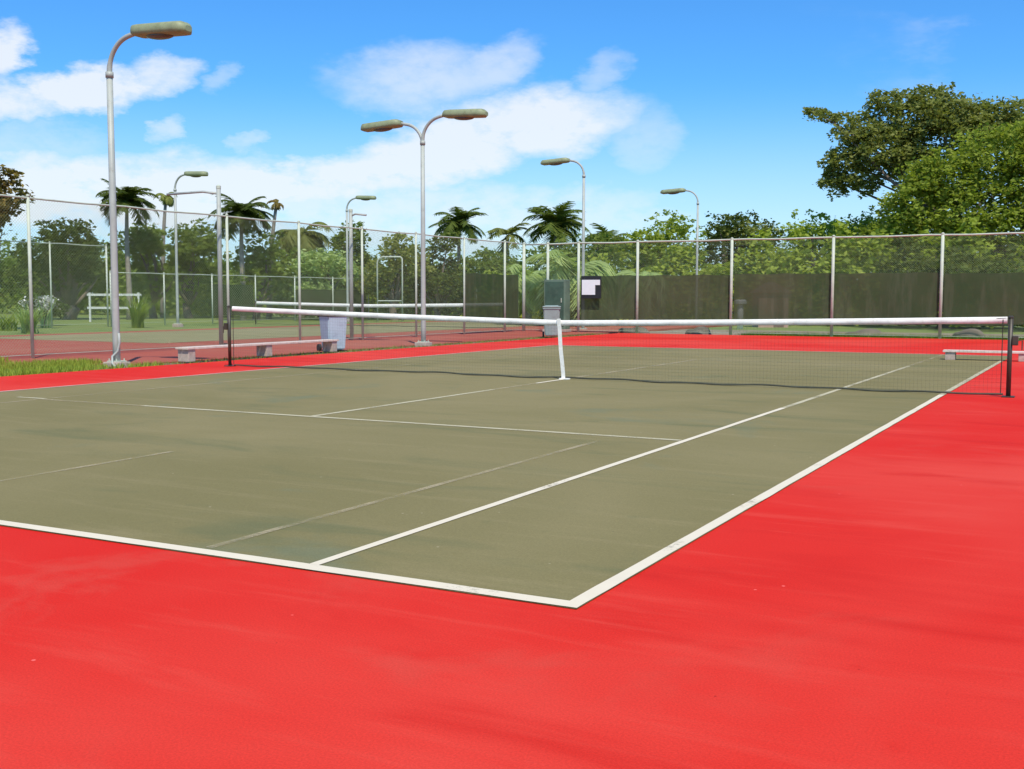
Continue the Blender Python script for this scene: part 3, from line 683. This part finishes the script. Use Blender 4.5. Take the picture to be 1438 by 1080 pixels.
# undergrowth that closes the background: no single plant of it can be told apart
def thicket(name, label, path, n, hts, leaf, mt, depth=3.):
    pts = []
    seg = np.array(path, float); ln = np.linalg.norm(np.diff(seg, axis=0), axis=1); cum = np.concatenate([[0], np.cumsum(ln)])
    s = rng.random(n)*cum[-1]; x = np.interp(s, cum, seg[:, 0]); y = np.interp(s, cum, seg[:, 1]); h = np.interp(s, cum, hts)
    h = h*(.80+.16*np.sin(s*1.3)+.12*np.sin(s*2.9+1)+.08*np.sin(s*6.1))
    q = rng.random(n)**.8; off = rng.normal(size=n)*depth*.5*(1.1-q)
    c = np.stack([x+off*.3+rng.normal(size=n)*.2, y+off, h*q], 1)
    o = leaves_mesh(name, c, leaf, M[mt]); return tag(o, label, 'undergrowth', kind='stuff')
thicket('undergrowth', 'dense green undergrowth behind the back fence and its windscreen', [(-24, 52), (-12, 53.5), (-4, 52), (6, 50), (18, 46)], 34000, [2.6, 3.9, 4.7, 4.4, 4.2], .34, 'leaf_bright')
thicket('undergrowth', 'mixed green undergrowth behind the neighbouring court at left', [(-84, 42), (-71, 55.5), (-62, 58), (-52, 56), (-42.3, 52.5), (-35, 54.5), (-22, 57)], 44000, [5.6, 5.4, 5.0, 4.5, 3.9, 3.3, 3.0], .36, 'leaf_mid')
thicket('undergrowth', 'far line of dark trees closing the view behind everything', [(-95, 45), (-60, 72), (-30, 88), (0, 90), (40, 80)], 30000, [5.0, 5.0, 5.4, 5.6, 5.5], .6, 'leaf_mid', 6)

# small plants in the lawn at left
def spiky(label, loc, h, n, mt, w=.06, spread=.5):
    V = []; F = []
    for k in range(n):
        a = random.uniform(0, 6.283); e = random.uniform(.25, 1.0)*spread; L = h*random.uniform(.6, 1.1); b = Vector((math.cos(a), math.sin(a), 0)); s = Vector((-b.y, b.x, 0))
        p0 = Vector((random.gauss(0, .12), random.gauss(0, .12), 0)); prev = None
        for i in range(6):
            q = i/5; p = p0+b*(e*L*q*q*1.1)+Vector((0, 0, L*(q-.28*e*q*q))); ww = s*w*(1-q*.85)
            cur = (p-ww, p+ww)
            if prev: j = len(V); V.extend([tuple(prev[0]), tuple(prev[1]), tuple(cur[1]), tuple(cur[0])]); F.append((j, j+1, j+2, j+3))
            prev = cur
    o = npobj('grassy_plant', V, F, M[mt]); o.location = loc
    return tag(o, label, 'plant', 'small plants on the lawn')
spiky('dark spiky clump of tall grass on the lawn right of the nearest lamp post', (-29.9, 31.3, -.1), 1.5, 110, 'leaf_mid', .05, .8)
spiky('pale green leafy clump on the lawn below the white-flowering bush', (-27.6, 23.9, -.1), 1.1, 120, 'leaf_pale', .05, .9)
spiky('thin pale shoot with a hooked top on the lawn left of the nearest lamp', (-33.4, 29.4, -.1), 1.7, 7, 'leaf_pale', .05, .7)
spiky('low green clump beside the fence post at far left', (-31.0, 25.6, -.1), .8, 60, 'leaf_mid', .05, 1.0)
t = thing('flowering_bush', 'white-flowering bush behind the distant left fence', 'bush', (-36.2, 31.6, -.1))
bm = B()
for k in range(9): a = k*.7; limb(bm, (0, 0, 0), (math.cos(a)*.7, math.sin(a)*.7, 1.0), .035, .01)
obj('stems', bm, M['bark'], t, True)
bl = [(random.gauss(0, .5), random.gauss(0, .4), random.uniform(.5, 1.15), .5, .45, .35) for _ in range(8)]
leaves_mesh('foliage', blob_points(bl, 1800), .14, M['leaf_dark'], t)
leaves_mesh('blossom', blob_points([(b[0], b[1]-.12, b[2]+.25, b[3]*.8, b[4]*.8, b[5]*.7) for b in bl[:5]], 1500), .12, M['flower'], t)
t = thing('rail_fence', 'short white two-rail fence beyond the lawn behind the nearest lamp post', 'fence', (-40.8, 38.5, -.1), R(29))
for z_ in (.75, 1.45): bm = B(); box(bm, (1.2, 0, z_), (2.9, .05, .12), bev=.008); obj('rail', bm, M['white_paint'], t)
for x_ in (-.1, 1.2, 2.5): bm = B(); box(bm, (x_, 0, .78), (.1, .1, 1.58), bev=.01); obj('post', bm, M['white_paint'], t)

# pink hut seen dimly through the windscreen
t = thing('hut', 'small pink hut with brown roof showing dimly through the back windscreen', 'hut', (-6.6, 47.6, -.1), R(28))
bm = B(); box(bm, (0, 0, 1.0), (2.2, 2.2, 2.0)); w_ = obj('wall', bm, M['wall_pink'], t)
bm = B(); t.scale = (.62, .62, .8); vs = [bm.verts.new(p) for p in ((-1.35, -1.35, 1.98), (1.35, -1.35, 1.98), (1.35, 1.35, 1.98), (-1.35, 1.35, 1.98), (0, -1.35, 2.6), (0, 1.35, 2.6))]
for f_ in ((0, 1, 4), (1, 2, 5, 4), (2, 3, 5), (3, 0, 4, 5), (3, 2, 1, 0)): bm.faces.new([vs[i] for i in f_])
obj('roof', bm, M['roof_brown'], t)
bm = B(); box(bm, (.4, -1.115, .9), (.75, .04, 1.8), bev=.005); dr = obj('door', bm, M['roof_brown'], t)
bm = B(); box(bm, (.66, -1.15, .9), (.03, .03, .12), bev=.004); obj('handle', bm, M['galv'], dr)
t = thing('bollard', 'short white post with a flat top beside the pink hut, seen through the windscreen', 'post', (-6.7, 43.2, -.1))
bm = B(); tube(bm, [(0, 0, 0), (0, 0, 1.1)], .13, 14); obj('shaft', bm, M['sign'], t, True)
bm = B(); tube(bm, [(0, 0, 1.1), (0, 0, 1.22), (0, 0, 1.28)], [.26, .26, .2], 14); obj('cap', bm, M['sign'], t)

# rocks along the foot of the back fence
def rock(label, loc, s):
    bm = B(); bmesh.ops.create_icosphere(bm, subdivisions=3, radius=1)
    ph = random.random()*9
    for v in bm.verts:
        k = 1+.18*math.sin(v.co.x*3+ph)+.14*math.sin(v.co.y*4+ph*2)+.10*math.sin(v.co.z*6+v.co.x*3); v.co = Vector((v.co.x*s[0]*k, v.co.y*s[1]*k, max(-.2, v.co.z)*s[2]*k))
    o = obj('rock', bm, M['rock'], None, True); o.location = loc; tag(o, label, 'rock', 'rocks behind the back fence')
for lb, l, s in [('long pale rock behind the back fence just right of the third post from the right', (-.1, 35.4, -.1), (.7, .3, .26)), ('rounded grey rock behind the right-hand fence post under the windscreen', (3.3, 35.2, -.1), (.6, .35, .3)),
        ('small rock at the foot of the back fence left of the pink hut', (-5.8, 34.8, -.1), (.5, .3, .28)), ('low rock at the foot of the back fence near the corner cabinet', (-8.3, 35.0, -.1), (.6, .3, .3))]:
    rock(lb, l, s)

# grass blades: edge strip at left, and the verge under the back fence
def blades(name, label, n, sampler, h, mt):
    P = np.array([sampler() for _ in range(n)]); a = rng.random(n)*6.283; H = h*rng.uniform(.4, 1.2, n); w = .006+.006*rng.random(n)
    dx, dy = np.cos(a), np.sin(a); lean = rng.uniform(.1, .7, n)*H
    z = P[:, 2]
    v = np.stack([np.stack([P[:, 0]-dy*w, P[:, 1]+dx*w, z], 1), np.stack([P[:, 0]+dy*w, P[:, 1]-dx*w, z], 1), np.stack([P[:, 0]+dx*lean, P[:, 1]+dy*lean, z+H], 1)], 1).reshape(-1, 3)
    o = npobj(name, v, np.arange(3*n).reshape(n, 3), M[mt]); return tag(o, label, 'grass', kind='stuff')
def s1():
    while True:
        x, y = random.uniform(-12.2, -8.0), random.uniform(3, 11.2)
        if y < 10.9+.5*math.sin(x*3)-max(0, (-x-10.2))*.3 and random.random() < .35+.65*(.5+.5*math.sin(x*2.3+y*1.7)): return (x, y, -.015)
blades('grass', 'yellow-green grass growing over the edge between the two courts at far left', 26000, s1, .10, 'leaf_bright')
blades('grass', 'short green grass along the foot of the back fence', 26000, lambda: (random.uniform(-4, 12), random.gauss(34.6, .55), -.10), .16, 'leaf_bright')
blades('grass', 'sparse dry grass in the gap beside the red court edge', 5000, lambda: (random.uniform(-8.8, -8.0), random.uniform(9, 32), -.04), .07, 'leaf_olive')
